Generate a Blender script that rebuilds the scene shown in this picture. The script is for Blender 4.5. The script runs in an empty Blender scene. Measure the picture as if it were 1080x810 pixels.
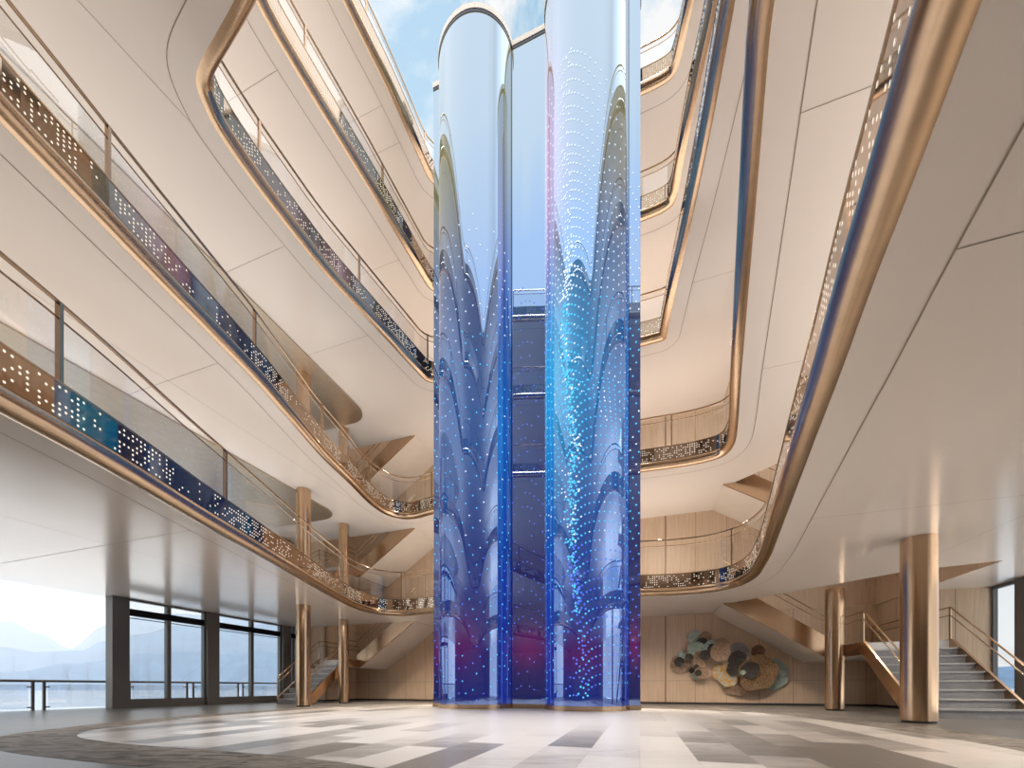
import bpy, math, random
from mathutils import Vector
from mathutils.geometry import tessellate_polygon

random.seed(7)
S = bpy.context.scene
COL = S.collection
PI = math.pi
F, CX, HY, EYE = 415.0, 540.0, 724.5, 0.78      # focal length (px), principal point, eye height
HS0, STEP = 3.25, 4.60                          # first soffit above the eye, deck to deck
SOF = [EYE + HS0 + STEP * k for k in range(5)]  # soffit heights of the five galleries
SLAB = 0.78
YAW = math.radians(18.0)
U = (math.sin(YAW), math.cos(YAW))              # along the ship
V = (math.cos(YAW), -math.sin(YAW))             # across the ship


def W(a, b, z=None):
    x, y = a * V[0] + b * U[0], a * V[1] + b * U[1]
    return (x, y) if z is None else (x, y, z)


def AB(p):
    return (p[0] * V[0] + p[1] * V[1], p[0] * U[0] + p[1] * U[1])


def PX(x, y, h):                                 # pixel on a level h above the eye -> plan point
    d = h * F / (HY - y)
    return ((x - CX) / F * d, d)


# ------------------------------------------------------------------ materials
def new_mat(name):
    m = bpy.data.materials.new(name)
    m.use_nodes = True
    nt = m.node_tree
    return m, nt, nt.nodes['Principled BSDF']


def N(nt, typ, **kw):
    n = nt.nodes.new(typ)
    for k, v in kw.items():
        setattr(n, k, v)
    return n


def ramp(nt, stops, fac=None):
    r = N(nt, 'ShaderNodeValToRGB')
    e = r.color_ramp.elements
    while len(e) < len(stops):
        e.new(0.5)
    for el, (p, c) in zip(e, stops):
        el.position = p
        el.color = (c[0], c[1], c[2], 1)
    if fac is not None:
        nt.links.new(fac, r.inputs[0])
    return r


def principled(name, col, rough=0.5, metal=0.0, spec=0.5, coat=0.0, var=0.04, scale=3.0, stretch=None, rvar=0.0):
    """plain surface with a little procedural variation"""
    m, nt, b = new_mat(name)
    tc = N(nt, 'ShaderNodeTexCoord')
    mp = N(nt, 'ShaderNodeMapping')
    if stretch:
        mp.inputs['Scale'].default_value = stretch
    nz = N(nt, 'ShaderNodeTexNoise')
    nz.inputs['Scale'].default_value = scale
    nz.inputs['Detail'].default_value = 4
    nt.links.new(tc.outputs['Object'], mp.inputs[0])
    nt.links.new(mp.outputs[0], nz.inputs[0])
    lo = tuple(max(0, c * (1 - var)) for c in col)
    hi = tuple(min(1, c * (1 + var)) for c in col)
    r = ramp(nt, [(0.3, lo), (0.7, hi)], nz.outputs[0])
    nt.links.new(r.outputs[0], b.inputs['Base Color'])
    b.inputs['Roughness'].default_value = rough
    b.inputs['Metallic'].default_value = metal
    b.inputs['Specular IOR Level'].default_value = spec
    b.inputs['Coat Weight'].default_value = coat
    b.inputs['Coat Roughness'].default_value = 0.05
    return m


def emit_mat(name, col, strength):
    m = bpy.data.materials.new(name)
    m.use_nodes = True
    nt = m.node_tree
    nt.nodes.clear()
    e = N(nt, 'ShaderNodeEmission')
    e.inputs[0].default_value = (*col, 1)
    e.inputs[1].default_value = strength
    o = N(nt, 'ShaderNodeOutputMaterial')
    nt.links.new(e.outputs[0], o.inputs[0])
    return m


def schlick(nt, f0):
    """two-sided reflectance: f0 head on, rising to 1 at grazing angles"""
    lw = N(nt, 'ShaderNodeLayerWeight')
    lw.inputs[0].default_value = 0.5
    p = N(nt, 'ShaderNodeMath', operation='POWER')
    nt.links.new(lw.outputs['Facing'], p.inputs[0])
    p.inputs[1].default_value = 5
    m = N(nt, 'ShaderNodeMath', operation='MULTIPLY_ADD')
    nt.links.new(p.outputs[0], m.inputs[0])
    m.inputs[1].default_value = 1 - f0
    m.inputs[2].default_value = f0
    return m.outputs[0]


def glass_mat(name, tint=(0.96, 0.97, 0.97), base=0.05, edge=0.9):
    m = bpy.data.materials.new(name)
    m.use_nodes = True
    nt = m.node_tree
    nt.nodes.clear()
    t = N(nt, 'ShaderNodeBsdfTransparent')
    t.inputs[0].default_value = (*tint, 1)
    g = N(nt, 'ShaderNodeBsdfGlossy')
    g.inputs['Roughness'].default_value = 0.0
    mx = N(nt, 'ShaderNodeMixShader')
    o = N(nt, 'ShaderNodeOutputMaterial')
    nt.links.new(schlick(nt, base), mx.inputs[0])
    nt.links.new(t.outputs[0], mx.inputs[1])
    nt.links.new(g.outputs[0], mx.inputs[2])
    nt.links.new(mx.outputs[0], o.inputs[0])
    return m


def wood_mat(name, a, b_):
    m, nt, b = new_mat(name)
    tc = N(nt, 'ShaderNodeTexCoord')
    mp = N(nt, 'ShaderNodeMapping')
    mp.inputs['Scale'].default_value = (9, 9, 0.35)
    nz = N(nt, 'ShaderNodeTexNoise')
    nz.inputs['Scale'].default_value = 2.2
    nz.inputs['Detail'].default_value = 6
    nt.links.new(tc.outputs['Object'], mp.inputs[0])
    nt.links.new(mp.outputs[0], nz.inputs[0])
    r = ramp(nt, [(0.32, a), (0.68, b_)], nz.outputs[0])
    nt.links.new(r.outputs[0], b.inputs['Base Color'])
    b.inputs['Roughness'].default_value = 0.42
    b.inputs['Specular IOR Level'].default_value = 0.35
    return m


def brushed(name, col, rough, axis=(40, 40, 0.6)):
    m, nt, b = new_mat(name)
    tc = N(nt, 'ShaderNodeTexCoord')
    mp = N(nt, 'ShaderNodeMapping')
    mp.inputs['Scale'].default_value = axis
    nz = N(nt, 'ShaderNodeTexNoise')
    nz.inputs['Scale'].default_value = 3
    nz.inputs['Detail'].default_value = 3
    nt.links.new(tc.outputs['Object'], mp.inputs[0])
    nt.links.new(mp.outputs[0], nz.inputs[0])
    r = ramp(nt, [(0.25, tuple(c * 0.93 for c in col)), (0.75, tuple(min(1, c * 1.05) for c in col))], nz.outputs[0])
    nt.links.new(r.outputs[0], b.inputs['Base Color'])
    b.inputs['Metallic'].default_value = 1
    b.inputs['Roughness'].default_value = rough
    return m


def marble_mat(name, tiles, cols, tile=(1.35, 0.62), rot=0.0, rough=0.28, grade=False, spec=0.35):
    """rectangular stone tiles of mixed tone with veins"""
    m, nt, b = new_mat(name)
    tc = N(nt, 'ShaderNodeTexCoord')
    mp = N(nt, 'ShaderNodeMapping')
    mp.inputs['Rotation'].default_value = (0, 0, rot)
    nt.links.new(tc.outputs['Object'], mp.inputs[0])
    nz = N(nt, 'ShaderNodeTexNoise')
    nz.inputs['Scale'].default_value = 1.6
    nz.inputs['Detail'].default_value = 8
    nz.inputs['Distortion'].default_value = 1.6
    mp2 = N(nt, 'ShaderNodeMapping')
    mp2.inputs['Scale'].default_value = (0.8, 2.6, 1)
    mp2.inputs['Rotation'].default_value = (0, 0, rot + 0.5)
    nt.links.new(tc.outputs['Object'], mp2.inputs[0])
    nt.links.new(mp2.outputs[0], nz.inputs[0])
    if tiles:
        br = N(nt, 'ShaderNodeTexBrick')
        br.inputs['Color1'].default_value = (0, 0, 0, 1)
        br.inputs['Color2'].default_value = (1, 1, 1, 1)
        br.inputs['Mortar'].default_value = (0.5, 0.5, 0.5, 1)
        br.inputs['Scale'].default_value = 1
        br.inputs['Mortar Size'].default_value = 0.002
        br.inputs['Brick Width'].default_value = tile[0]
        br.inputs['Row Height'].default_value = tile[1]
        br.offset = 0.37
        nt.links.new(mp.outputs[0], br.inputs[0])
        big = N(nt, 'ShaderNodeTexNoise')
        big.inputs['Scale'].default_value = 0.33
        big.inputs['Detail'].default_value = 1
        nt.links.new(mp.outputs[0], big.inputs[0])
        ad = N(nt, 'ShaderNodeMath', operation='MULTIPLY_ADD')
        nt.links.new(nz.outputs[0], ad.inputs[0])
        ad.inputs[1].default_value = 0.55 if grade else 0.30
        nt.links.new(br.outputs[0], ad.inputs[2])
        ad2 = N(nt, 'ShaderNodeMath', operation='MULTIPLY_ADD')
        nt.links.new(big.outputs[0], ad2.inputs[0])
        ad2.inputs[1].default_value = 0.9
        nt.links.new(ad.outputs[0], ad2.inputs[2])
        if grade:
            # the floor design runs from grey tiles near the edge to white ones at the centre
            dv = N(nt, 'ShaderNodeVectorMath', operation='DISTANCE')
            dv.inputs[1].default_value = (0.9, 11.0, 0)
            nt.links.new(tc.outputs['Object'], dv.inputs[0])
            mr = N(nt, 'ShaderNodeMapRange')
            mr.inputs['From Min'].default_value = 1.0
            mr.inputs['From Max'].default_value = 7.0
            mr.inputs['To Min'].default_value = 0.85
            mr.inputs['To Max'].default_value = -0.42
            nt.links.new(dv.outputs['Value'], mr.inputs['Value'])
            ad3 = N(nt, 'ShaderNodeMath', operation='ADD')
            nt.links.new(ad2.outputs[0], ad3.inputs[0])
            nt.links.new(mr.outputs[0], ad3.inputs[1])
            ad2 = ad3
        sc = N(nt, 'ShaderNodeMath', operation='MULTIPLY')
        sc.inputs[1].default_value = 0.47
        nt.links.new(ad2.outputs[0], sc.inputs[0])
        fac = sc.outputs[0]
    else:
        fac = nz.outputs[0]
    n = len(cols)
    r = ramp(nt, [(0.25 + 0.5 * i / (n - 1), c) for i, c in enumerate(cols)], fac)
    nt.links.new(r.outputs[0], b.inputs['Base Color'])
    b.inputs['Roughness'].default_value = rough
    b.inputs['Specular IOR Level'].default_value = spec
    return m


def tower_glass(name, stops, accent=None):
    """reflective blue LED glass: coloured mirror over a lit blue screen; v runs up the panel"""
    m = bpy.data.materials.new(name)
    m.use_nodes = True
    nt = m.node_tree
    nt.nodes.clear()
    uv = N(nt, 'ShaderNodeUVMap')
    uv.uv_map = 'UVMap'
    sp = N(nt, 'ShaderNodeSeparateXYZ')
    nt.links.new(uv.outputs[0], sp.inputs[0])
    nz = N(nt, 'ShaderNodeTexNoise')
    nz.inputs['Scale'].default_value = 3.0
    nz.inputs['Detail'].default_value = 2
    nt.links.new(uv.outputs[0], nz.inputs[0])
    ad = N(nt, 'ShaderNodeMath', operation='MULTIPLY_ADD')
    nt.links.new(nz.outputs[0], ad.inputs[0])
    ad.inputs[1].default_value = 0.16
    nt.links.new(sp.outputs[1], ad.inputs[2])
    r = ramp(nt, stops, ad.outputs[0])
    col = r.outputs[0]
    for (u0, v0, su, sv, c) in (accent or []):
        # soft coloured glow mixed into the emission, centred on (u0, v0)
        fu = N(nt, 'ShaderNodeMath', operation='SUBTRACT'); fu.inputs[1].default_value = u0
        nt.links.new(sp.outputs[0], fu.inputs[0])
        fv = N(nt, 'ShaderNodeMath', operation='SUBTRACT'); fv.inputs[1].default_value = v0
        nt.links.new(sp.outputs[1], fv.inputs[0])
        du = N(nt, 'ShaderNodeMath', operation='DIVIDE'); du.inputs[1].default_value = su
        nt.links.new(fu.outputs[0], du.inputs[0])
        dv = N(nt, 'ShaderNodeMath', operation='DIVIDE'); dv.inputs[1].default_value = sv
        nt.links.new(fv.outputs[0], dv.inputs[0])
        pu = N(nt, 'ShaderNodeMath', operation='MULTIPLY')
        nt.links.new(du.outputs[0], pu.inputs[0]); nt.links.new(du.outputs[0], pu.inputs[1])
        pv = N(nt, 'ShaderNodeMath', operation='MULTIPLY_ADD')
        nt.links.new(dv.outputs[0], pv.inputs[0]); nt.links.new(dv.outputs[0], pv.inputs[1])
        nt.links.new(pu.outputs[0], pv.inputs[2])
        ng = N(nt, 'ShaderNodeMath', operation='MULTIPLY'); ng.inputs[1].default_value = -1
        nt.links.new(pv.outputs[0], ng.inputs[0])
        ex = N(nt, 'ShaderNodeMath', operation='EXPONENT')
        nt.links.new(ng.outputs[0], ex.inputs[0])
        mixc = N(nt, 'ShaderNodeMix', data_type='RGBA', blend_type='MIX')
        nt.links.new(ex.outputs[0], mixc.inputs['Factor'])
        nt.links.new(col, mixc.inputs['A'])
        mixc.inputs['B'].default_value = (*c, 1)
        col = mixc.outputs['Result']
    em = N(nt, 'ShaderNodeEmission')
    nt.links.new(col, em.inputs[0])
    em.inputs[1].default_value = 1.0
    gl = N(nt, 'ShaderNodeBsdfGlossy')
    gl.inputs[0].default_value = (0.165, 0.27, 0.45, 1)
    gl.inputs['Roughness'].default_value = 0.012
    wh = N(nt, 'ShaderNodeBsdfGlossy')
    wh.inputs[0].default_value = (1, 1, 1, 1)
    wh.inputs['Roughness'].default_value = 0.012
    mx = N(nt, 'ShaderNodeMixShader')
    nt.links.new(schlick(nt, 0.04), mx.inputs[0])
    nt.links.new(gl.outputs[0], mx.inputs[1])
    nt.links.new(wh.outputs[0], mx.inputs[2])
    add = N(nt, 'ShaderNodeAddShader')
    nt.links.new(em.outputs[0], add.inputs[0])
    nt.links.new(mx.outputs[0], add.inputs[1])
    o = N(nt, 'ShaderNodeOutputMaterial')
    nt.links.new(add.outputs[0], o.inputs[0])
    return m


M = {}
M['soffit'] = principled('soffit_lacquer', (0.80, 0.72, 0.645), 0.16, spec=0.38, var=0.01, scale=0.4)
M['seam'] = principled('seam_shadow_gap', (0.30, 0.235, 0.18), 0.7)
M['carpet'] = principled('gallery_carpet', (0.72, 0.66, 0.60), 0.9, spec=0.1, var=0.06, scale=12)
M['bronze'] = brushed('bronze_rail', (0.57, 0.415, 0.28), 0.24, (3, 3, 3))
M['bronze_col'] = brushed('bronze_column', (0.60, 0.42, 0.275), 0.22, (30, 30, 0.4))
M['bronze_panel'] = brushed('bronze_ceiling_panel', (0.60, 0.50, 0.39), 0.48, (2, 2, 2))
M['bronze_dark'] = brushed('bronze_handrail', (0.46, 0.33, 0.22), 0.25, (4, 4, 4))
M['bronze_plate'] = brushed('bronze_stringer', (0.55, 0.38, 0.25), 0.22, (3, 3, 3))
M['fascia'] = brushed('mirror_fascia', (0.37, 0.285, 0.215), 0.05, (2, 2, 2))
M['led_white'] = emit_mat('fascia_led_dot', (1.0, 0.90, 0.76), 1.1)
M['glass'] = glass_mat('railing_glass', base=0.14)
M['pane'] = glass_mat('window_glass', (0.93, 0.95, 0.96))
M['wood'] = wood_mat('oak_panel', (0.60, 0.435, 0.30), (0.70, 0.535, 0.385))
M['groove'] = principled('panel_joint', (0.20, 0.13, 0.09), 0.7)
M['skirt'] = principled('dark_skirting', (0.035, 0.03, 0.028), 0.5)
M['frame'] = principled('grey_window_frame', (0.115, 0.11, 0.108), 0.4)
M['black'] = principled('black_transom', (0.010, 0.010, 0.011), 0.7, spec=0.15)
M['floor'] = marble_mat('grey_plank_floor', True, [(0.115, 0.108, 0.102), (0.135, 0.128, 0.121), (0.155, 0.147, 0.139)], (2.4, 0.4), -YAW, 0.3)
M['inlay'] = marble_mat('pale_marble_tiles', True, [(0.25, 0.235, 0.225), (0.42, 0.40, 0.385), (0.66, 0.63, 0.61), (0.76, 0.725, 0.70), (0.80, 0.765, 0.74)], (1.5, 0.58), YAW + PI / 2, 0.3, grade=True)
M['ring'] = marble_mat('dark_veined_marble', False, [(0.045, 0.037, 0.031), (0.10, 0.085, 0.073), (0.30, 0.27, 0.24), (0.065, 0.054, 0.046), (0.16, 0.138, 0.12)], rough=0.5, spec=0.15)
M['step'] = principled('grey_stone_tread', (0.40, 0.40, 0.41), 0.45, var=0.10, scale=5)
M['riser'] = principled('grey_stone_riser', (0.27, 0.27, 0.285), 0.5, var=0.12, scale=5)  # darker than the tread: shade on the upright faces put into colour
M['cream'] = principled('cream_stair_soffit', (0.74, 0.66, 0.57), 0.35, var=0.02)
M['coping'] = principled('cream_coping', (0.86, 0.80, 0.72), 0.5)
M['navy'] = principled('navy_trim', (0.012, 0.018, 0.05), 0.25)
M['blueedge'] = principled('blue_glass_edge', (0.03, 0.08, 0.28), 0.1)
M['sea'] = None

low = (0.010, 0.014, 0.145)
M['led_flat'] = tower_glass('led_flat_glass', [(0.05, (0.010, 0.010, 0.085)), (0.30, (0.008, 0.012, 0.10)), (0.55, (0.008, 0.022, 0.11)), (0.78, (0.03, 0.06, 0.12)), (0.92, (0.17, 0.16, 0.06)), (1.0, (0.18, 0.165, 0.06))],  # pale top stops put sky reflection into the emission
                            [(0.5, 0.085, 0.55, 0.03, (0.11, 0.012, 0.10))])
M['led_left'] = tower_glass('led_left_glass', [(0.05, (0.010, 0.012, 0.13)), (0.25, (0.006, 0.020, 0.16)), (0.5, (0.003, 0.055, 0.23)), (0.68, (0.006, 0.03, 0.13)), (0.80, (0.10, 0.10, 0.08)), (0.92, (0.17, 0.16, 0.06)), (1.0, (0.18, 0.165, 0.06))],  # upper stops paled again to imitate reflected sky
                            [(0.5, 0.09, 0.16, 0.04, (0.08, 0.01, 0.10)), (0.0, 0.42, 0.14, 0.22, (0.008, 0.17, 0.42))])
M['led_right'] = tower_glass('led_right_glass', [(0.05, (0.010, 0.012, 0.14)), (0.25, (0.004, 0.035, 0.24)), (0.5, (0.006, 0.09, 0.31)), (0.70, (0.015, 0.06, 0.17)), (0.80, (0.12, 0.12, 0.09)), (0.92, (0.17, 0.16, 0.06)), (1.0, (0.18, 0.165, 0.06))],  # reflected sky painted into the glow towards the top here too
                             [(0.26, 0.46, 0.28, 0.13, (0.010, 0.30, 0.58)), (0.16, 0.76, 0.17, 0.15, (0.50, 0.27, 0.38)), (0.5, 0.07, 0.2, 0.03, (0.07, 0.01, 0.11))])
M['dot_pale'] = emit_mat('led_dot_pale', (0.80, 0.92, 1.0), 1.2)
M['dot_cyan'] = emit_mat('led_dot_cyan', (0.12, 0.62, 1.0), 1.25)
M['dot_blue'] = emit_mat('led_dot_blue', (0.12, 0.24, 1.0), 1.2)


# ------------------------------------------------------------------ mesh builder
class MB:
    def __init__(s):
        s.v, s.f, s.m, s.uv = [], [], [], {}

    def vert(s, p):
        s.v.append(tuple(p))
        return len(s.v) - 1

    def face(s, idx, mi=0, uv=None):
        s.f.append(tuple(idx))
        s.m.append(mi)
        if uv:
            s.uv[len(s.f) - 1] = uv

    def quad(s, a, b, c, d, mi=0):
        i = [s.vert(p) for p in (a, b, c, d)]
        s.face(i, mi)

    def box(s, o, ex, ey, ez, mi=0):
        """o corner, three edge vectors"""
        o, ex, ey, ez = map(Vector, (o, ex, ey, ez))
        c = [o, o + ex, o + ex + ey, o + ey]
        c = c + [p + ez for p in c]
        i = [s.vert(p) for p in c]
        for q in ((0, 3, 2, 1), (4, 5, 6, 7), (0, 1, 5, 4), (1, 2, 6, 5), (2, 3, 7, 6), (3, 0, 4, 7)):
            s.face([i[k] for k in q], mi)

    def abox(s, a0, a1, b0, b1, z0, z1, mi=0):
        s.box(W(a0, b0, z0), Vector(W(a1 - a0, 0, 0)), Vector(W(0, b1 - b0, 0)), (0, 0, z1 - z0), mi)

    def tube(s, pts, r, n=8, closed=False, mi=0, squash=1.0):
        pts = [Vector(p) for p in pts]
        L = len(pts)
        rings = []
        for i, p in enumerate(pts):
            if closed:
                t = pts[(i + 1) % L] - pts[i - 1]
            else:
                t = pts[min(i + 1, L - 1)] - pts[max(i - 1, 0)]
            t.normalize()
            up = Vector((0, 0, 1)) if abs(t.z) < 0.95 else Vector((0, 1, 0))
            sd = t.cross(up).normalized()
            u2 = sd.cross(t).normalized()
            rings.append([s.vert(p + sd * (r * math.cos(2 * PI * k / n)) + u2 * (r * squash * math.sin(2 * PI * k / n))) for k in range(n)])
        m = L if closed else L - 1
        for i in range(m):
            A, B = rings[i], rings[(i + 1) % L]
            for k in range(n):
                s.face((A[k], A[(k + 1) % n], B[(k + 1) % n], B[k]), mi)
        if not closed:
            s.face(rings[0], mi)
            s.face(list(reversed(rings[-1])), mi)

    def lathe(s, c, prof, n=40, mi=0):
        rings = []
        for (r, z) in prof:
            rings.append([s.vert((c[0] + r * math.cos(2 * PI * k / n), c[1] + r * math.sin(2 * PI * k / n), z)) for k in range(n)])
        for A, B in zip(rings, rings[1:]):
            for k in range(n):
                s.face((A[k], A[(k + 1) % n], B[(k + 1) % n], B[k]), mi)
        s.face(list(reversed(rings[0])), mi)
        s.face(rings[-1], mi)

    def prism(s, poly, z0, z1, mi=0, mside=None, mtop=None, holes=()):
        loops = [list(poly)] + [list(h) for h in holes]
        vec = [[Vector((p[0], p[1], 0)) for p in lp] for lp in loops]
        tris = tessellate_polygon(vec)
        flat = [p for lp in loops for p in lp]
        b0 = [s.vert((p[0], p[1], z0)) for p in flat]
        t0 = [s.vert((p[0], p[1], z1)) for p in flat]
        for t in tris:
            a, b, c = [flat[k] for k in t]
            ar = (b[0] - a[0]) * (c[1] - a[1]) - (b[1] - a[1]) * (c[0] - a[0])
            if abs(ar) < 1e-9:
                continue
            t = t if ar > 0 else (t[0], t[2], t[1])
            s.face((b0[t[0]], b0[t[2]], b0[t[1]]), mi)
            s.face((t0[t[0]], t0[t[1]], t0[t[2]]), mi if mtop is None else mtop)
        off = 0
        for lp in loops:
            n = len(lp)
            for i in range(n):
                j = (i + 1) % n
                s.face((b0[off + i], b0[off + j], t0[off + j], t0[off + i]), mi if mside is None else mside)
            off += n

    def build(s, name, mats, parent=None, smooth=False, angle=35):
        me = bpy.data.meshes.new(name)
        L = Vector(parent.matrix_basis.translation) if parent is not None else Vector((0, 0, 0))
        if parent is not None and parent.get('_wl'):
            L = Vector(parent['_wl'])
        me.from_pydata([(p[0] - L.x, p[1] - L.y, p[2] - L.z) for p in s.v], [], s.f)
        if not isinstance(mats, (list, tuple)):
            mats = [mats]
        for m in mats:
            me.materials.append(m)
        me.polygons.foreach_set('material_index', s.m)
        if s.uv:
            lay = me.uv_layers.new(name='UVMap')
            for fi, uvs in s.uv.items():
                for li, t in zip(me.polygons[fi].loop_indices, uvs):
                    lay.data[li].uv = t
        me.validate()
        me.update()
        if smooth:
            me.shade_smooth()
            try:
                me.set_sharp_from_angle(angle=math.radians(angle))
            except Exception:
                pass
        o = bpy.data.objects.new(name, me)
        COL.objects.link(o)
        if parent is not None:
            o.parent = parent
            o['_wl'] = tuple(L)
        return o


ALL_TMP = []


def thing(name, label, cat, loc, group=None):
    o = bpy.data.objects.new(name, None)
    o.empty_display_size = 0.3
    COL.objects.link(o)
    o.location = loc
    o['_wl'] = tuple(loc)
    o['label'] = label
    o['category'] = cat
    o['kind'] = 'thing'
    if group:
        o['group'] = group
    return o


def struct(o):
    o['kind'] = 'structure'
    return o


# ------------------------------------------------------------------ camera
cam = bpy.data.cameras.new('camera')
cam.sensor_width = 36
cam.lens = 36 * F / 1080
cam.shift_y = (HY - 405) / 1080
cam.clip_end = 30000
cam.clip_start = 0.05
co = bpy.data.objects.new('camera', cam)
co.location = (0, 0, EYE)
co.rotation_euler = (PI / 2, 0, 0)
COL.objects.link(co)
S.camera = co

# ------------------------------------------------------------------ plan constants (across a, along b)
A_L, A_R, B_BACK, B_NEAR = -17.92, 10.85, 19.35, -8.5
B_JOG = 16.95                      # frontal wall beside each stair
AS_L, AS_R = -16.0, 8.95           # side walls of the stair bays
Z_TOP = SOF[4] + SLAB


def wl_px(x):                      # pixel column -> b on the left window line
    r = (x - CX) / F
    # W(A_L, b): X = A_L*V0 + b*U0 ; Y = A_L*V1 + b*U1
    return (A_L * V[0] - r * A_L * V[1]) / (r * U[1] - U[0])


# ------------------------------------------------------------------ gallery openings traced per deck
def chaikin(p, n=2, keep=()):
    for _ in range(n):
        q = []
        L = len(p)
        for i in range(L):
            a, b = p[i], p[(i + 1) % L]
            q.append((a[0] * .75 + b[0] * .25, a[1] * .75 + b[1] * .25))
            q.append((a[0] * .25 + b[0] * .75, a[1] * .25 + b[1] * .75))
        p = q
    return p


def resample(p, ds):
    L = len(p)
    out = []
    for i in range(L):
        a, b = Vector((*p[i], 0)), Vector((*p[(i + 1) % L], 0))
        d = (b - a).length
        n = max(1, int(round(d / ds)))
        for k in range(n):
            q = a.lerp(b, k / n)
            out.append((q.x, q.y))
    return out


RIM = []
near345 = [(2.3, 2.75), (1.4, 2.9), (-1.5, 4.85)]
defs = [
    ([(0, 435), (67, 470), (135, 507.5), (200, 545.5), (269, 584), (310, 607), (340, 624.5), (358, 634), (374, 642), (395, 648), (425, 650), (457, 647)],
     [(675, 629), (710, 628), (740, 626), (765, 622.5), (784, 617), (799, 608), (812, 586), (837, 517.5), (860, 455), (880, 403), (915, 303), (953.5, 203), (990, 105), (1027.5, 0)],
     [(0.9, -1.0), (-0.3, -3.6), (-3, -4.9), (-5.4, -3.8), (-6.1, -1), (-6.05, 2.2)]),
    ([(0, 127.5), (75, 203), (150, 280.5), (210, 341), (269, 401), (340, 482.5), (370, 511), (389, 531), (406, 543), (425, 548), (440, 547), (457, 542)],
     [(675, 498), (715, 493), (745, 487.5), (765, 481), (775, 468), (777.5, 445), (780, 400), (788, 302), (796, 203), (804, 100), (812, 0)],
     [(2.1, 1.6), (1.0, -2), (-1, -4), (-5.2, -4), (-7, -1.5), (-7.2, 2.2)]),
    ([(251, 0), (229, 39), (211, 70), (207.5, 88), (214, 107), (228, 137), (275, 203), (340, 285), (396, 345), (452, 405)],
     [(675, 365.5), (690, 361.5), (701.5, 358.5), (702.5, 353), (712, 305), (727, 240), (735, 203), (750, 130), (774, 0)],
     [(3.1, 4.0), (2.75, 3.1)] + near345),
    ([(269, 2), (325, 95), (392, 203), (425, 258), (456, 310)],
     [(675, 234), (702, 223), (713, 212), (718, 180), (730, 120), (757, 0)],
     [(4.0, 5.5), (3.0, 3.4)] + near345 + [(-4.9, 7.15), (-6.0, 7.7), (-6.45, 8.6)]),
    ([(362, 0), (410, 95), (435, 150), (457, 200)],
     [(675, 101), (706, 86), (715, 72), (722, 40), (731, 0)],
     [(5.0, 8.5), (4.0, 5.5), (3.0, 3.4)] + near345 + [(-4.9, 7.15), (-5.9, 7.8), (-6.15, 9.0), (-5.9, 10.6)]),
]
for k, (lf, rt, nr) in enumerate(defs):
    h = HS0 + STEP * k
    pts = [PX(x, y, h) for x, y in lf] + [PX(x, y, h) for x, y in rt] + list(nr)
    # densify long stretches so that smoothing only rounds the corners
    den = []
    L = len(pts)
    for i in range(L):
        a, b = pts[i], pts[(i + 1) % L]
        d = math.hypot(b[0] - a[0], b[1] - a[1])
        den.append(a)
        if d > 1.6:
            n = int(d / 0.8)
            for j in range(1, n):
                den.append((a[0] + (b[0] - a[0]) * j / n, a[1] + (b[1] - a[1]) * j / n))
    RIM.append(resample(chaikin(den, 2), 0.35))


def offset(p, d):
    """positive d moves into the opening (the loop runs clockwise)"""
    L = len(p)
    out = []
    for i in range(L):
        a, b = Vector(p[i - 1]), Vector(p[(i + 1) % L])
        t = (b - a).normalized()
        n = Vector((t.y, -t.x))
        out.append((p[i][0] + n.x * d, p[i][1] + n.y * d))
    return out


def cumlen(p):
    c = [0]
    for i in range(len(p)):
        a, b = p[i], p[(i + 1) % len(p)]
        c.append(c[-1] + math.hypot(b[0] - a[0], b[1] - a[1]))
    return c


def at_len(p, c, d):
    L = len(p)
    d = d % c[-1]
    lo, hi = 0, L
    while hi - lo > 1:
        m = (lo + hi) // 2
        if c[m] <= d:
            lo = m
        else:
            hi = m
    a, b = p[lo], p[(lo + 1) % L]
    t = (d - c[lo]) / max(1e-6, c[lo + 1] - c[lo])
    tx, ty = b[0] - a[0], b[1] - a[1]
    l = math.hypot(tx, ty)
    return (a[0] + tx * t, a[1] + ty * t), (tx / l, ty / l), lo


# ------------------------------------------------------------------ floor
fl = MB()
poly = [W(A_L - 1.35, B_NEAR), W(A_R + 1.35, B_NEAR), W(A_R + 1.35, B_BACK + 0.2), W(A_L - 1.35, B_BACK + 0.2)]
fl.prism(poly, -0.4, 0.0)
floor = struct(fl.build('floor', M['floor']))
fp = [(76, 777.5), (90, 771.5), (115, 768), (150, 763.5), (200, 757.5), (270, 752), (340, 747.2), (400, 744.5)]
fl_pts = [PX(x, y, -EYE) for x, y in fp] + [(-4.6, 17.6), (-1, 17.5), (2.2, 15.9)] + \
         [PX(x, y, -EYE) for x, y in [(800, 751), (850, 757), (900, 764), (960, 772.5), (1020, 782), (1080, 793)]] + \
         [(5.6, 3.9), (4.6, 2.2), (2.2, 1.6), (0, 2.8)] + \
         [PX(x, y, -EYE) for x, y in [(380, 806), (280, 796), (190, 789.5), (120, 784)]]
inl = chaikin(fl_pts, 2)
ringo = offset(inl, -0.9)
ri = MB(); ri.prism(ringo, 0.0005, 0.003)
ri.build('border_ring', M['ring'], floor)
ii = MB(); ii.prism(inl, 0.0005, 0.006)
ii.build('marble_inlay', M['inlay'], floor)

# ------------------------------------------------------------------ gallery slabs ("ceiling")
OUT = [W(A_L - 0.5, B_NEAR), W(A_R + 0.3, B_NEAR), W(A_R + 0.3, B_BACK), W(A_L - 0.5, B_BACK)]
RVOID = [W(3.45, 17.0), W(3.45, 19.3), W(8.88, 19.3), W(8.88, 13.5), W(7.1, 13.95)]
LVOID = [W(-11.0, 17.0), W(-15.95, 17.0), W(-15.95, 19.3), W(-11.0, 19.3)]


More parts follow.
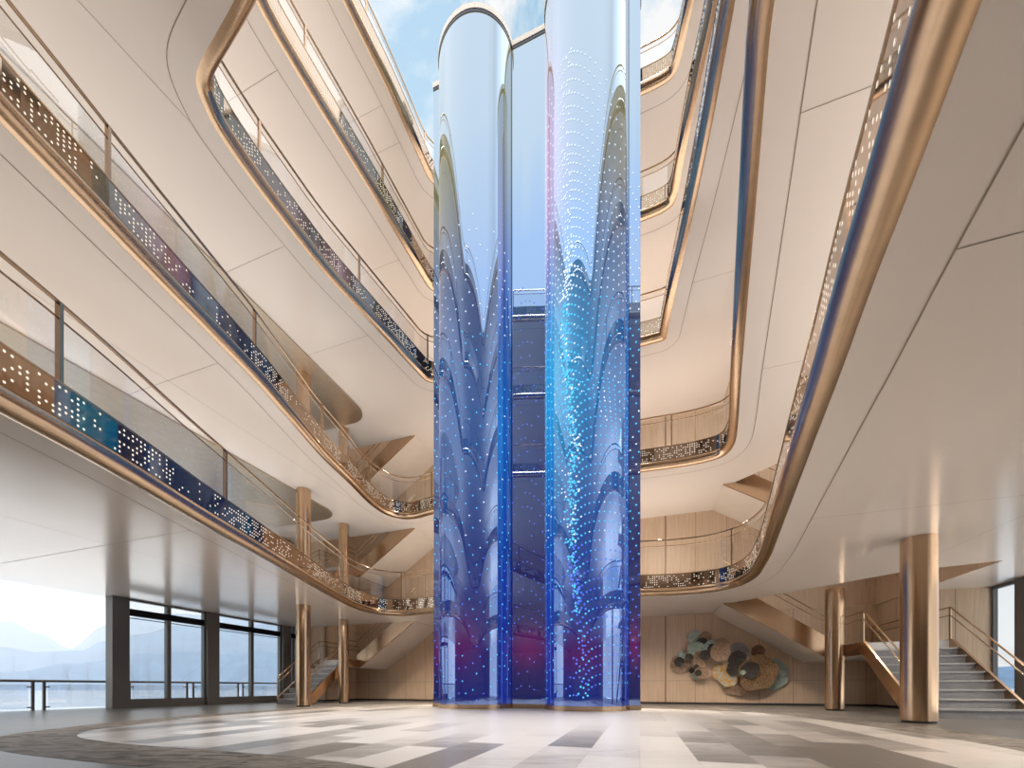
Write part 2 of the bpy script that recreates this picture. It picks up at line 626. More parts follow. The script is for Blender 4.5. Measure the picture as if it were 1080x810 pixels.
def strip(mb, pts, w, z, mi, closed=False):
    L = len(pts)
    n = L if closed else L - 1
    lo, hi = [], []
    for i in range(L):
        a = Vector(pts[(i - 1) % L] if closed or i > 0 else pts[i])
        b = Vector(pts[(i + 1) % L] if closed or i < L - 1 else pts[i])
        t = (b - a).normalized()
        nn = Vector((t.y, -t.x)) * w * 0.5
        lo.append(mb.vert((pts[i][0] - nn.x, pts[i][1] - nn.y, z)))
        hi.append(mb.vert((pts[i][0] + nn.x, pts[i][1] + nn.y, z)))
    for i in range(n):
        j = (i + 1) % L
        mb.face((lo[i], hi[i], hi[j], lo[j]), mi)


def inside(p, poly):
    c = False
    for i in range(len(poly)):
        a, b = poly[i], poly[i - 1]
        if (a[1] > p[1]) != (b[1] > p[1]) and p[0] < (b[0] - a[0]) * (p[1] - a[1]) / (b[1] - a[1]) + a[0]:
            c = not c
    return c


JOINTS = {  # deck -> pixels where a cross joint leaves the long seam
    0: [(200, 557), (995, 269), (858, 545)],
    1: [(232, 383), (839, 130), (802, 392)],
    2: [(255, 279), (352, 377), (779, 83), (729, 296)],
    3: [(297, 83), (421, 272)],
    4: [(417, 155), (395, 110)],
}
for k in range(5):
    z = SOF[k]
    mb = MB()
    holes = [RIM[k]]
    if k < 4:
        holes += [RVOID, LVOID]
    mb.prism(OUT, z, z + SLAB, 0, 2, 3, holes)
    seam = offset(RIM[k], -0.48)
    strip(mb, seam, 0.016, z - 0.004, 1, True)
    c = cumlen(seam)
    for (x, y) in JOINTS[k]:
        p = PX(x, y, HS0 + STEP * k)
        best = min(range(len(seam)), key=lambda i: (seam[i][0] - p[0]) ** 2 + (seam[i][1] - p[1]) ** 2)
        q = seam[best]
        sgn = -1 if AB(q)[0] < -3 else 1
        amax = (A_L if sgn < 0 else A_R)
        a, b = AB(q)
        strip(mb, [q, W(amax, b)], 0.009, z - 0.004, 1)
    if k == 2:      # long joint running forward from the rounded corner of the third soffit
        q0, q1 = PX(82, 0, HS0 + STEP * k), PX(199, 127, HS0 + STEP * k)
        strip(mb, [(q0[0] * 2 - q1[0], q0[1] * 2 - q1[1]), q1], 0.010, z - 0.004, 1)
    # a second long joint out in the gallery
    for (a, b0, b1) in (() if k == 2 else ((-11.5, -6, 16.5), (6.9, -6, 13.2))):
        pp = [W(a, b0 + (b1 - b0) * i / 30) for i in range(31)]
        run = []
        for p in pp:
            if inside(p, seam):
                if len(run) > 1:
                    strip(mb, run, 0.008, z - 0.004, 1)
                run = []
            else:
                run.append(p)
        if len(run) > 1:
            strip(mb, run, 0.008, z - 0.004, 1)
    o = struct(mb.build('ceiling', [M['soffit'], M['seam'], M['wood'], M['carpet']]))

# bronze dropped ceiling panels beside the left columns
for k, near, far, a0, a1 in ((1, 2.0, 14.75, -16.9, -13.05), (2, 3.0, 15.3, -16.9, -11.85)):
    c1 = 0.9
    pts = [W(a0, near), W(a1, near)]
    for i in range(9):
        t = i / 8 * PI / 2
        pts.append(W(a1 - c1 + c1 * math.cos(t), far - c1 + c1 * math.sin(t)))
    pts.append(W(a0, far))
    mb = MB()
    mb.prism(pts, SOF[k] - 0.05, SOF[k] - 0.001)
    struct(mb.build('trim_%d' % k, M['bronze_panel']))

# ------------------------------------------------------------------ balcony railings (one continuous run per gallery)
NAMES = ['lowest', 'second', 'third', 'fourth', 'topmost']
LABELS = ['continuous bronze-edged glass balcony railing of the lowest gallery, just above the ground floor',
          'continuous bronze-edged glass balcony railing of the second gallery up from the floor',
          'continuous bronze-edged glass balcony railing of the third gallery, the middle one of five',
          'continuous bronze-edged glass balcony railing of the fourth gallery, next below the roof level',
          'continuous bronze-edged glass railing of the topmost gallery against the open sky']
PROF = [(-0.03, 0.0), (0.06, -0.012), (0.14, 0.012), (0.20, 0.06), (0.222, 0.12), (0.212, 0.18), (0.17, 0.235), (0.05, 0.24), (0.0, 0.24)]


def sweep(mb, rim, prof, z, mi=0, closed_prof=False):
    loops = [offset(rim, d) for d, _ in prof]
    L = len(rim)
    ids = [[mb.vert((lp[i][0], lp[i][1], z + pz)) for i in range(L)] for lp, (_, pz) in zip(loops, prof)]
    P = len(prof)
    for j in range(P if closed_prof else P - 1):
        A, B = ids[j], ids[(j + 1) % P]
        for i in range(L):
            i2 = (i + 1) % L
            mb.face((A[i], A[i2], B[i2], B[i]), mi)


for k in range(5):
    z = SOF[k]
    rim = RIM[k]
    L = len(rim)
    root = thing('balcony_railing', LABELS[k], 'railing', (rim[0][0], rim[0][1], z), 'balcony railings around the atrium')
    mb = MB()
    sweep(mb, rim, PROF, z, 0, True)
    mb.build('edge_rail', M['bronze'], root, smooth=True, angle=50)
    # mirror fascia with lit holes
    mb = MB()
    sweep(mb, rim, [(0.0, 0.24), (0.17, 0.24), (0.17, 0.70), (0.0, 0.70)], z, 0, True)
    face = offset(rim, 0.173)
    c = cumlen(face)
    rr = random.Random(40 + k)
    pitch = 0.072
    n = int(c[-1] / pitch)
    dens = 0.0
    for i in range(n):
        if i % 7 == 0:
            dens = rr.choice((0.12, 0.3, 0.5, 0.62))
        p, t, _ = at_len(face, c, i * pitch)
        for r in range(6):
            if rr.random() < dens:
                zc = z + 0.285 + r * 0.072
                hw = 0.0165
                q = []
                for a in range(6):
                    aa = a * PI / 3
                    q.append(mb.vert((p[0] + t[0] * hw * math.cos(aa), p[1] + t[1] * hw * math.cos(aa), zc + hw * 1.1 * math.sin(aa))))
                mb.face(q, 1)
    mb.build('light_band', [M['fascia'], M['led_white']], root)
    mb = MB()
    sweep(mb, rim, [(-0.26, 0.70), (0.18, 0.70), (0.18, 0.725), (-0.26, 0.725)], z, 0, True)
    mb.build('glazing_channel', M['bronze'], root)
    hr = offset(rim, -0.20)
    mb = MB()
    mb.tube([(p[0], p[1], z + 2.05) for p in hr], 0.030, 10, True)
    mb.build('handrail', M['bronze_dark'], root, smooth=True)
    mb = MB()
    mb.tube([(p[0], p[1], z + 1.83) for p in hr], 0.014, 6, True)
    mb.build('mid_rail', M['bronze_dark'], root, smooth=True)
    c = cumlen(hr)
    npost = int(c[-1] / 3.25)
    ds = c[-1] / npost
    # phase so that a post lands where the photo shows one
    if k == 0:
        tgt = PX(50, 313, 5.30)
    elif k == 1:
        tgt = PX(103, 127, HS0 + STEP + 2.05)
    else:
        tgt = PX(270, 138, HS0 + STEP * k + 2.05) if k == 2 else hr[3]
    b0 = min(range(L), key=lambda i: (hr[i][0] - tgt[0]) ** 2 + (hr[i][1] - tgt[1]) ** 2)
    d0 = c[b0]
    for j in range(npost):
        p, t, _ = at_len(hr, c, d0 + j * ds)
        nn = (t[1], -t[0])
        mb = MB()
        mb.box((p[0] - t[0] * 0.025 - nn[0] * 0.035, p[1] - t[1] * 0.025 - nn[1] * 0.035, z + 0.725),
               (t[0] * 0.05, t[1] * 0.05, 0), (nn[0] * 0.07, nn[1] * 0.07, 0), (0, 0, 1.31))
        mb.build('post', M['bronze_dark'], root)
        # the pane up to the next post
        mb = MB()
        seg = []
        dd = d0 + j * ds + 0.05
        m = 10
        for q in range(m + 1):
            pp, tt, _ = at_len(hr, c, dd + (ds - 0.1) * q / m)
            seg.append((pp, (tt[1], -tt[0])))
        for q in range(m):
            (p0, n0), (p1, n1) = seg[q], seg[q + 1]
            for sg in (1,):
                mb.quad((p0[0] + n0[0] * .02, p0[1] + n0[1] * .02, z + 0.725), (p1[0] + n1[0] * .02, p1[1] + n1[1] * .02, z + 0.725),
                        (p1[0] + n1[0] * .02, p1[1] + n1[1] * .02, z + 1.79), (p0[0] + n0[0] * .02, p0[1] + n0[1] * .02, z + 1.79))
        mb.build('glass_panel', M['glass'], root, smooth=True)

# ------------------------------------------------------------------ walls
def wall_line(name, a0, b0, a1, b1, z0, z1, thick, grooves, hgroove=True, thickg=None):
    """oak panel wall, face on the segment, thickness behind (to the left of the direction)"""
    p0, p1 = Vector((*W(a0, b0), 0)), Vector((*W(a1, b1), 0))
    d = (p1 - p0)
    Ln = d.length
    t = d / Ln
    nrm = Vector((t.y, -t.x, 0))     # facing side (right of direction)
    mb = MB()
    mb.box(p0 + Vector((0, 0, z0)) - nrm * thick, d, nrm * thick, (0, 0, z1 - z0))
    for g in grooves:
        if 0 < g < Ln:
            w = 0.05 if (thickg is not None and abs(g - thickg) < 0.05) else 0.012
            q = p0 + t * (g - w / 2) + nrm * 0.0
            mb.box(q + Vector((0, 0, z0 + .02)) - nrm * 0.01, t * w, nrm * 0.013, (0, 0, z1 - z0 - .04), 1)
    if hgroove:
        for hz in (0.0, *[SOF[k] + SLAB for k in range(4)]):
            mb.box(p0 + Vector((0, 0, hz + 1.06)) - nrm * 0.01, d, nrm * 0.013, (0, 0, 0.010), 1)
    o = struct(mb.build(name, [M['wood'], M['groove']]))
    sk = MB()
    for hz in (0.0,):
        sk.box(p0 + Vector((0, 0, hz)), d, nrm * 0.02, (0, 0, 0.09))
    struct(sk.build('baseboard_' + name.split('_', 1)[1], M['skirt']))
    return o


# back wall: W(a,19.35); direction +a gives facing side -u (towards the camera)
tb = 6 * V[0] + 18.4 * V[1]       # a of the reference point
g0 = AS_L
gr = [(tb + 1.1 + 1.25 * n) - g0 for n in range(-20, 8)]
wall_line('wall_back', AS_L, B_BACK, AS_R, B_BACK, 0, Z_TOP, 0.2, gr, True, tb + 1.1 - g0)
wall_line('wall_right', AS_R, B_BACK, AS_R, B_JOG, 0, Z_TOP, 0.15, [1.25])
wall_line('wall_left', AS_L, B_JOG, AS_L, B_BACK, 0, Z_TOP, 0.15, [1.25])
wall_line('wall_right_front', AS_R, B_JOG, A_R, B_JOG, 0, Z_TOP, 0.15, [1.0])
wall_line('wall_left_front', A_L, B_JOG, AS_L, B_JOG, 0, Z_TOP, 0.15, [1.0])
mb = MB(); mb.abox(A_L - .5, A_R + .3, B_NEAR - 0.2, B_NEAR, 0, Z_TOP)
struct(mb.build('wall_near', M['wood']))


for nm_, a0_, a1_ in (('wall_left_near', A_L - .3, A_L), ('wall_right_near', A_R, A_R + .3)):  # unseen solid hull sides, added to darken the tower's lower reflections
    mb = MB(); mb.abox(a0_, a1_, B_NEAR, 1.0, 0, Z_TOP)
    struct(mb.build(nm_, M['wood']))

# ------------------------------------------------------------------ windows
def window(n, b0, b1, mull, z0, z1, a_face, s_out, pillar=0.5, big=False):
    """one bay along the hull: pillar, frame, transom, two panes"""
    mb = MB()
    dA = 0.16
    a0, a1 = (a_face - s_out * 0.02, a_face + s_out * dA)
    lo, hi = min(a0, a1), max(a0, a1)
    pl, ph = (min(a_face - s_out * .16, a_face + s_out * .22), max(a_face - s_out * .16, a_face + s_out * .22))
    mb.abox(pl, ph, b0, b0 + pillar, z0, z1)                       # pillar
    fb0 = b0 + pillar
    mb.abox(lo, hi, fb0, b1, z0, z0 + 0.33)                        # sill
    mb.abox(lo, hi, fb0, b1, z1 - 0.06, z1)                        # head
    mb.abox(lo, hi, fb0, fb0 + 0.05, z0 + .33, z1 - .06)
    mb.abox(lo, hi, b1 - 0.05, b1, z0 + .33, z1 - .06)
    mb.abox(lo, hi, mull - 0.07, mull + 0.07, z0 + .33, z1 - .06)
    o = struct(mb.build('window_%d' % n, M['frame']))
    tr = MB()
    tr.abox(lo - .01, hi + .01, fb0 + .05, b1 - .05, z1 - 0.60, z1 - 0.36)
    tr.abox(lo + .04, hi - .04, fb0 + .12, b1 - .12, z1 - 0.70, z1 - 0.68)
    tr.build('transom', M['black'], o)
    am = (lo + hi) / 2
    for (q0, q1) in ((fb0 + .05, mull - .07), (mull + .07, b1 - .05)):
        pm = MB()
        pm.abox(am - .006, am + .006, q0, q1, z0 + .33, z1 - .06)
        pm.build('pane', M['pane'], o)
    return o


bays = [(wl_px(115.5), wl_px(216.2), wl_px(178.2)), (wl_px(216.4), wl_px(296), wl_px(266)), (wl_px(296.3), B_JOG, None)]
wn = 1
for k in range(0, 4):
    z0 = 0 if k == 0 else SOF[k - 1] + SLAB
    z1 = SOF[k]
    blist = list(bays)
    if k > 0:
        bb = bays[0][0]
        blist = [(bb - 3.5 * i - 3.5, bb - 3.5 * i, bb - 3.5 * i - 1.5) for i in range(3)][::-1] + blist
    for (b0, b1, mu) in blist:
        if mu is None:
            mu = (b0 + .5 + b1) / 2
        window(wn, b0, b1, mu, z0, z1, A_L, -1)
        wn += 1
# right hull window: one bay whose post stands at the frame's right edge
rb = 15.9
r_ = (1074.5 - CX) / F
b_post = (A_R * V[0] - r_ * A_R * V[1]) / (r_ * U[1] - U[0])
mb = MB()
mb.abox(A_R - .10, A_R + .25, b_post - 0.5, b_post, 0, SOF[0])
mb.abox(A_R, A_R + .12, b_post, B_JOG, SOF[0] - .10, SOF[0])
mb.abox(A_R, A_R + .12, b_post, B_JOG, 0, 0.12)
mb.abox(A_R, A_R + .12, B_JOG - .06, B_JOG, 0.12, SOF[0] - .1)
o = struct(mb.build('window_%d' % wn, M['frame']))
pm = MB(); pm.abox(A_R + .05, A_R + .062, b_post, B_JOG - .06, 0.12, SOF[0] - .1)
pm.build('pane', M['pane'], o)

# ------------------------------------------------------------------ columns
def column(a, b, z0, z1, r, label):
    x, y = W(a, b)
    root = thing('column', label, 'column', (x, y, z0), 'bronze columns')
    mb = MB(); mb.lathe((x, y), [(r, z0 + .05), (r, z1 - .002)], 48)
    mb.build('shaft', M['bronze_col'], root, smooth=True)
    mb = MB(); mb.lathe((x, y), [(r - .02, z0), (r - .02, z0 + .05)], 48)
    mb.build('plinth', M['skirt'], root, smooth=True)


C1, C2, C3, C4 = (-12.75, 12.35), (-13.6, 15.55), (6.16, 15.75), (5.8, 10.93)
fz = [0] + [SOF[k] + SLAB for k in range(4)]
column(*C1, 0, SOF[0], 0.265, 'bronze column on the ground floor in front of the left staircase, nearer the windows')
column(*C2, 0, SOF[0], 0.23, 'slimmer bronze column on the ground floor beside the landing of the left staircase')
column(*C3, 0, SOF[0], 0.265, 'bronze column on the ground floor in front of the right staircase landing')
column(*C4, 0, SOF[0], 0.30, 'thickest bronze column, nearest the camera before the right staircase steps')
column(*C1, fz[1], SOF[1], 0.265, 'bronze column behind the second-level left railing, meeting the rounded bronze ceiling panel')
column(*C2, fz[1], SOF[1], 0.23, 'bronze column on the first gallery in front of the upper left staircase')
column(*C1, fz[2], SOF[2] - .05, 0.265, 'bronze column on the second gallery under the rounded bronze ceiling panel, upper left')
column(*C2, fz[2], SOF[2], 0.23, 'small bronze column on the second gallery, farthest up the left side')


# ------------------------------------------------------------------ staircases
def rail_run(root, pts, post_idx, zlow):
    """two bars along pts (height on top) with posts down to zlow values"""
    for dz, r, nm in ((0.0, 0.024, 'handrail'), (-0.24, 0.016, 'lower_rail')):
        mb = MB()
        mb.tube([(p[0], p[1], p[2] + dz) for p in pts], r, 8)
        mb.build(nm, M['bronze_dark'], root, smooth=True)
    for i, zb in post_idx:
        p = pts[i]
        mb = MB()
        mb.box((p[0] - .022, p[1] - .022, zb), (.044, 0, 0), (0, .044, 0), (0, 0, p[2] - zb))
        mb.build('post', M['bronze_dark'], root)


def staircase(z0, z1, a_out, a_in, b0, b_turn, a_end, label):
    """a_out/a_in: outer and inner edge of the lower flight; upper flight runs from a_in to a_end between b_turn and the back wall"""
    s = 1 if a_end > a_in else -1
    H = z1 - z0
    rz = H / 20.0
    root = thing('staircase', label, 'staircase', W((a_out + a_in) / 2, b0, z0), 'staircases')
    lo, hi = min(a_out, a_in), max(a_out, a_in)
    nl, run = 8, 0.31
    # lower flight, climbing along b
    for i in range(nl):
        mb = MB()
        bb = b0 + i * run
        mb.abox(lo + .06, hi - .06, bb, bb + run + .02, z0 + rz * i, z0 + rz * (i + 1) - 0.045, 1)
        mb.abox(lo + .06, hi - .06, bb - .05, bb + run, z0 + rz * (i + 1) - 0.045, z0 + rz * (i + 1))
        mb.build('step', [M['step'], M['riser']], root)
    b1 = b0 + nl * run
    zl = z0 + rz * 9
    LT = 0.34
    bw = B_BACK - .02
    mb = MB()
    mb.abox(lo + .06, hi - .06, b1, bw, zl - LT, zl)
    mb.build('landing', [M['step']], root)
    mb = MB()
    mb.abox(lo + .05, hi - .05, b1, bw, zl - LT - .02, zl - LT)
    mb.build('landing_underside', M['cream'], root)
    # stringers of the lower flight and the landing edge
    for a in (a_out, a_in):
        al, ah = (a, a + .06) if a == lo else (a - .06, a)
        mb = MB()
        m = nl * run
        prof = [(b0 - .02, z0), (b0 + .38, z0), (b1 + .02, zl - LT - .03), (b1 + .02, zl + .03), (b1 - .10, zl + .03), (b0 - .02, z0 + rz + .04)]
        A = [mb.vert(W(al, b, z)) for b, z in prof]
        B = [mb.vert(W(ah, b, z)) for b, z in prof]
        n = len(prof)
        mb.face(A); mb.face(list(reversed(B)))
        for i in range(n):
            j = (i + 1) % n
            mb.face((A[i], B[i], B[j], A[j]))
        mb.build('stringer', M['bronze_plate'], root)
        mb = MB()
        be = bw if a == a_out else b_turn
        mb.abox(al, ah, b1 + .02, be, zl - LT - .03, zl + .03)
        mb.build('landing_fascia', M['bronze_plate'], root)
    # inclined underside of the lower flight
    mb = MB()
    q = [(b0 + .38, z0 + .001), (b1, zl - LT)]
    A = [mb.vert(W(lo + .05, b, z)) for b, z in q] + [mb.vert(W(hi - .05, b, z)) for b, z in reversed(q)]
    mb.face(A)
    mb.build('underside', M['cream'], root)
    # upper flight, climbing along a
    nu = 10
    au0 = a_in
    SD = 0.30
    ru = abs(a_end - a_in + s * 0.45) / nu
    rup = (z1 - zl) / (nu + 1)
    b2, b3 = b_turn, bw
    for i in range(nu):
        aa = au0 + s * ru * i
        x0, x1 = sorted((aa, aa + s * (ru + .02)))
        y0, y1 = sorted((aa - s * .03, aa + s * ru))
        mb = MB()
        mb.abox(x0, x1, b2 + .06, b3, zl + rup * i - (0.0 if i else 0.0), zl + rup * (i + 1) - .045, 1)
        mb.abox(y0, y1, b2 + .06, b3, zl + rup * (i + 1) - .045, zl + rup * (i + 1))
        mb.build('step', [M['step'], M['riser']], root)
    ae = au0 + s * ru * nu
    sl = (z1 - zl) / (ru * (nu + 1))
    mb = MB()
    prof = [(au0 - s * .02, zl - LT - .03), (au0 + s * .15, zl - LT - .03), (ae, z1 - .02 - SLAB), (ae, z1 - 0.01), (ae - s * .2, z1 - .01), (au0 - s * .02, zl + rup + .03)]
    A = [mb.vert(W(a, b2, z)) for a, z in prof]
    B = [mb.vert(W(a, b2 + .06, z)) for a, z in prof]
    n = len(prof)
    mb.face(A); mb.face(list(reversed(B)))
    for i in range(n):
        j = (i + 1) % n
        mb.face((A[i], B[i], B[j], A[j]))
    mb.build('stringer', M['bronze_plate'], root)
    mb = MB()
    pr = [(au0 + s * .15, zl - LT - .03), (ae, z1 - .02 - SLAB)]
    th = 0.06
    c = [W(pr[0][0], b2 + .05, pr[0][1]), W(pr[1][0], b2 + .05, pr[1][1]), W(pr[1][0], b3, pr[1][1]), W(pr[0][0], b3, pr[0][1])]
    t = [(p[0], p[1], p[2] + th) for p in c]
    I = [mb.vert(p) for p in c + t]
    for f in ((0, 1, 2, 3), (7, 6, 5, 4), (0, 4, 5, 1), (1, 5, 6, 2), (2, 6, 7, 3), (3, 7, 4, 0)):
        mb.face([I[x] for x in f])
    mb.build('underside', M['cream'], root)
    # railings
    ai = a_in + (-.03 if a_in == hi else .03)
    ao = a_out + (.03 if a_out == lo else -.03)
    RH = 0.98
    pin = [W(ai, b0 + .02, z0 + rz + RH), W(ai, b1, zl + RH), W(ai, b_turn + .03, zl + RH), W(ae, b_turn + .03, z1 + RH - .1)]
    rail_run(root, pin, [(0, z0), (1, zl), (2, zl)], z0)
    pout = [W(ao, b0 + .02, z0 + rz + RH), W(ao, b1, zl + RH), W(ao, bw - .1, zl + RH)]
    rail_run(root, pout, [(0, z0), (1, zl), (2, zl)], z0)
    return root


F_TOP = [SOF[k] + SLAB for k in range(5)]
RS = dict(a_out=8.78, a_in=6.62, b0=12.62, b_turn=17.0, a_end=3.52)
LS = dict(a_out=-15.75, a_in=-14.0, b0=13.75, b_turn=17.0, a_end=-11.05)
staircase(0, F_TOP[0], label='stone and bronze staircase at right on the ground floor behind two thick columns', **RS)
staircase(0, F_TOP[0], label='stone and bronze staircase at left on the ground floor beside the grey windows', **LS)
staircase(F_TOP[0], F_TOP[1], label='staircase at right one level up, its underside above the lowest gallery railing', **RS)
staircase(F_TOP[0], F_TOP[1], label='staircase at left one level up, its underside above the lowest gallery railing', **LS)
staircase(F_TOP[1], F_TOP[2], label='staircase at left two levels up, the highest one seen behind the second railing', **LS)

# ------------------------------------------------------------------ LED glass tower
TB, TA = 13.79, None
ta0 = 0.586 * V[0] + 14.3 * V[1]          # across-coordinate of t = 0
ZT, ZB = 24.25, 0.16
R1, R2 = 1.42, 1.25
EDGE = [-3.86, -3.475, -0.645, 0.665, 3.495, 3.88]


def tp(t, n, z=None):                      # n: distance in front of the flat plane
    return W(ta0 + t, TB - n, z)


def bulge_pt(c, phi, off=0.0):
    return (c - (R1 + off) * math.cos(phi), (R2 + off) * math.sin(phi))


tower = thing('glass_tower', 'tall blue LED glass tower of two rounded columns rising through the atrium', 'tower', tp(0, 0, 0))


def dot(mb, p, ex, r, mi):
    q = []
    for a in range(6):
        aa = a * PI / 3 + .3
        q.append(mb.vert((p[0] + ex[0] * r * math.cos(aa), p[1] + ex[1] * r * math.cos(aa), p[2] + r * math.sin(aa))))
    mb.face(q, mi)


def zcol(z, rr):
    v = z / ZT
    if v > 0.55:
        return 1
    if v > 0.22:
        return 2 if rr.random() < 0.85 else 1
    return 3 if rr.random() < 0.6 else 2


def bulge(idx, c, mat):
    mb = MB()
    nphi, nz = 64, 40
    for io, off in ((0, 0.0), (1, -0.04)):
        rows = []
        for j in range(nz + 1):
            z = ZB + (ZT - ZB) * j / nz
            row = []
            for i in range(nphi + 1):
                t, n = bulge_pt(c, PI * i / nphi, off)
                row.append(mb.vert(tp(t, n, z)))
            rows.append(row)
        for j in range(nz):
            for i in range(nphi):
                q = (rows[j][i], rows[j][i + 1], rows[j + 1][i + 1], rows[j + 1][i])
                u0, u1, v0, v1 = i / nphi, (i + 1) / nphi, j / nz, (j + 1) / nz
                uv = [(u0, v0), (u1, v0), (u1, v1), (u0, v1)]
                if io:
                    q, uv = q[::-1], uv[::-1]
                mb.face(q, 0, uv)
    rr = random.Random(5 + idx)

    def put(a, z, r):
        if not (0.02 < a < 0.98) or not (0.3 < z < ZT - 0.3):
            return
        phi = PI * a
        t, n = bulge_pt(c, phi, 0.012)
        dx, dn = (R1 * math.sin(phi), R2 * math.cos(phi))
        e = (V[0] * dx - U[0] * dn, V[1] * dx - U[1] * dn)
        l = math.hypot(*e)
        dot(mb, tp(t, n, z), (e[0] / l, e[1] / l), r, zcol(z, rr))
    if idx == 1:
        z = 0.5
        while z < 21.5:
            v = z / ZT
            a0 = 0.40 + 0.10 * max(0, (0.45 - v) / 0.45) + 0.02 * math.sin(z * 0.9)
            up = 1.0 if v > 0.42 else 0.55
            # right-hand fan: rows rise or hang away from the spine
            for i in range(1, 17):
                d = 0.012 * i + 0.0016 * i * i
                if v > 0.42:
                    dz = -2.6 * (d / 0.55) ** 1.5 * 3.0 * 0.42
                else:
                    dz = 0.62 * (1 - math.exp(-d / 0.05)) - 0.2
                put(a0 + d, z + dz, 0.031 if d < .1 else 0.025)
            for i in range(1, 13):
                d = 0.012 * i + 0.0022 * i * i
                dz = -2.2 * (d / 0.5) ** 1.4 if v > 0.3 else -0.25 * d
                if v < 0.3 and rr.random() < 0.5:
                    continue
                put(a0 - d, z + dz + rr.uniform(-.05, .05), 0.028)
            for _ in range(9 if 0.12 < v < 0.62 else 2):
                put(a0 + rr.gauss(0, 0.022), z + rr.uniform(-.15, .15), 0.034)
            z += 0.30 if v < 0.75 else 0.42
    else:
        z = 0.6
        row = 0
        while z < 17.0:
            v = z / ZT
            for i in range(17):
                a = 0.05 + i * 0.057 + (0.028 if row % 2 else 0)
                dz = 0.5 * math.sin(a * 9 + z * .15)
                if rr.random() < 0.78:
                    put(a, z + dz, 0.026)
            for _ in range(12):
                put(0.03 + abs(rr.gauss(0, .035)), z + rr.uniform(-.2, .2), 0.028)
            z += 0.52 if v > 0.25 else 0.44
            row += 1
    mb.build('curved_panel', [mat, M['dot_pale'], M['dot_cyan'], M['dot_blue']], tower, smooth=True, angle=60)


CB = [(EDGE[1] + EDGE[2]) / 2, (EDGE[3] + EDGE[4]) / 2]
bulge(0, CB[0], M['led_left'])
bulge(1, CB[1], M['led_right'])
for fi, (t0, t1) in enumerate(((EDGE[0], EDGE[1]), (EDGE[2], EDGE[3]), (EDGE[4], EDGE[5]))):
    mb = MB()
    nz = 20
    for j in range(nz):
        z0, z1 = ZB + (ZT - ZB) * j / nz, ZB + (ZT - ZB) * (j + 1) / nz
        i4 = [mb.vert(tp(t0, 0, z0)), mb.vert(tp(t1, 0, z0)), mb.vert(tp(t1, 0, z1)), mb.vert(tp(t0, 0, z1))]
        mb.face(i4, 0, [(0, j / nz), (1, j / nz), (1, (j + 1) / nz), (0, (j + 1) / nz)])
    mb.box(tp(t0, -.05, ZB), Vector(W(t1 - t0, 0, 0)), Vector(W(0, -.04, 0)), (0, 0, ZT - ZB), 0)
    rr = random.Random(21 + fi)
    z = 0.5
    row = 0
    while z < (18.0 if fi != 1 else 15.5):
        w = t1 - t0
        n = max(2, int(w / 0.16))
        for i in range(n):
            t = t0 + (i + 0.5 + (0.25 if row % 2 else -.2)) * w / n
            if t0 + .03 < t < t1 - .03 and rr.random() < (0.55 if fi == 1 else .85):
                zz = z + 0.35 * math.sin(3 * (t - t0))
                dot(mb, tp(t, 0.012, zz), V, 0.022 if fi == 1 else .028, 3 if (fi == 1 or zz < 5) else zcol(zz, rr))
        z += 0.5 if fi == 1 else 0.34
        row += 1
    mb.build('flat_panel', [M['led_flat'], M['dot_pale'], M['dot_cyan'], M['dot_blue']], tower)
# back and sides
mb = MB()
DB = 0.55
mb.box(tp(EDGE[0], -DB, ZB), Vector(W(EDGE[5] - EDGE[0], 0, 0)), Vector(W(0, .04, 0)), (0, 0, ZT - ZB))
mb.build('back_panel', M['blueedge'], tower)
for e, sg in ((EDGE[0], 1), (EDGE[5], -1)):
    mb = MB()
    mb.box(tp(e, -.01, ZB), Vector(W(sg * .03, 0, 0)), Vector(W(0, DB - .05, 0)), (0, 0, ZT - ZB))
    mb.build('side_panel', M['blueedge'], tower)
for e in EDGE[1:5]:
    mb = MB()
    mb.box(tp(e - .025, -.02, ZB), Vector(W(.05, 0, 0)), Vector(W(0, -.05, 0)), (0, 0, ZT - ZB))
    mb.build('edge_trim', M['blueedge'], tower)


def contour(off):
    p = [tp(EDGE[0] - off, off)]
    for c in CB:
        for i in range(33):
            t, n = bulge_pt(c, PI * i / 32, off)
            if n < off:
                n = off
            p.append(tp(t, n))
    p += [tp(EDGE[5] + off, off), tp(EDGE[5] + off, -DB - off), tp(EDGE[0] - off, -DB - off)]
    return p


mb = MB(); mb.prism(contour(0.03), 0.006, ZB); mb.build('plinth', M['bronze'], tower)
mb = MB(); mb.prism(contour(0.015), ZT, ZT + 0.11); mb.build('shadow_gap', M['navy'], tower)
mb = MB(); mb.prism(contour(0.03), ZT + 0.11, ZT + 0.30); mb.build('coping', M['coping'], tower)

# ------------------------------------------------------------------ wall sculptures
def disc_mat(name, c1, c2, sc):
    m, nt, b = new_mat(name)
    tc = N(nt, 'ShaderNodeTexCoord')
    vo = N(nt, 'ShaderNodeTexVoronoi')
    vo.inputs['Scale'].default_value = sc
    nt.links.new(tc.outputs['Object'], vo.inputs[0])
    r = ramp(nt, [(0.25, c1), (0.7, c2)], vo.outputs['Distance'])
    nt.links.new(r.outputs[0], b.inputs['Base Color'])
    b.inputs['Roughness'].default_value = 0.45
    return m


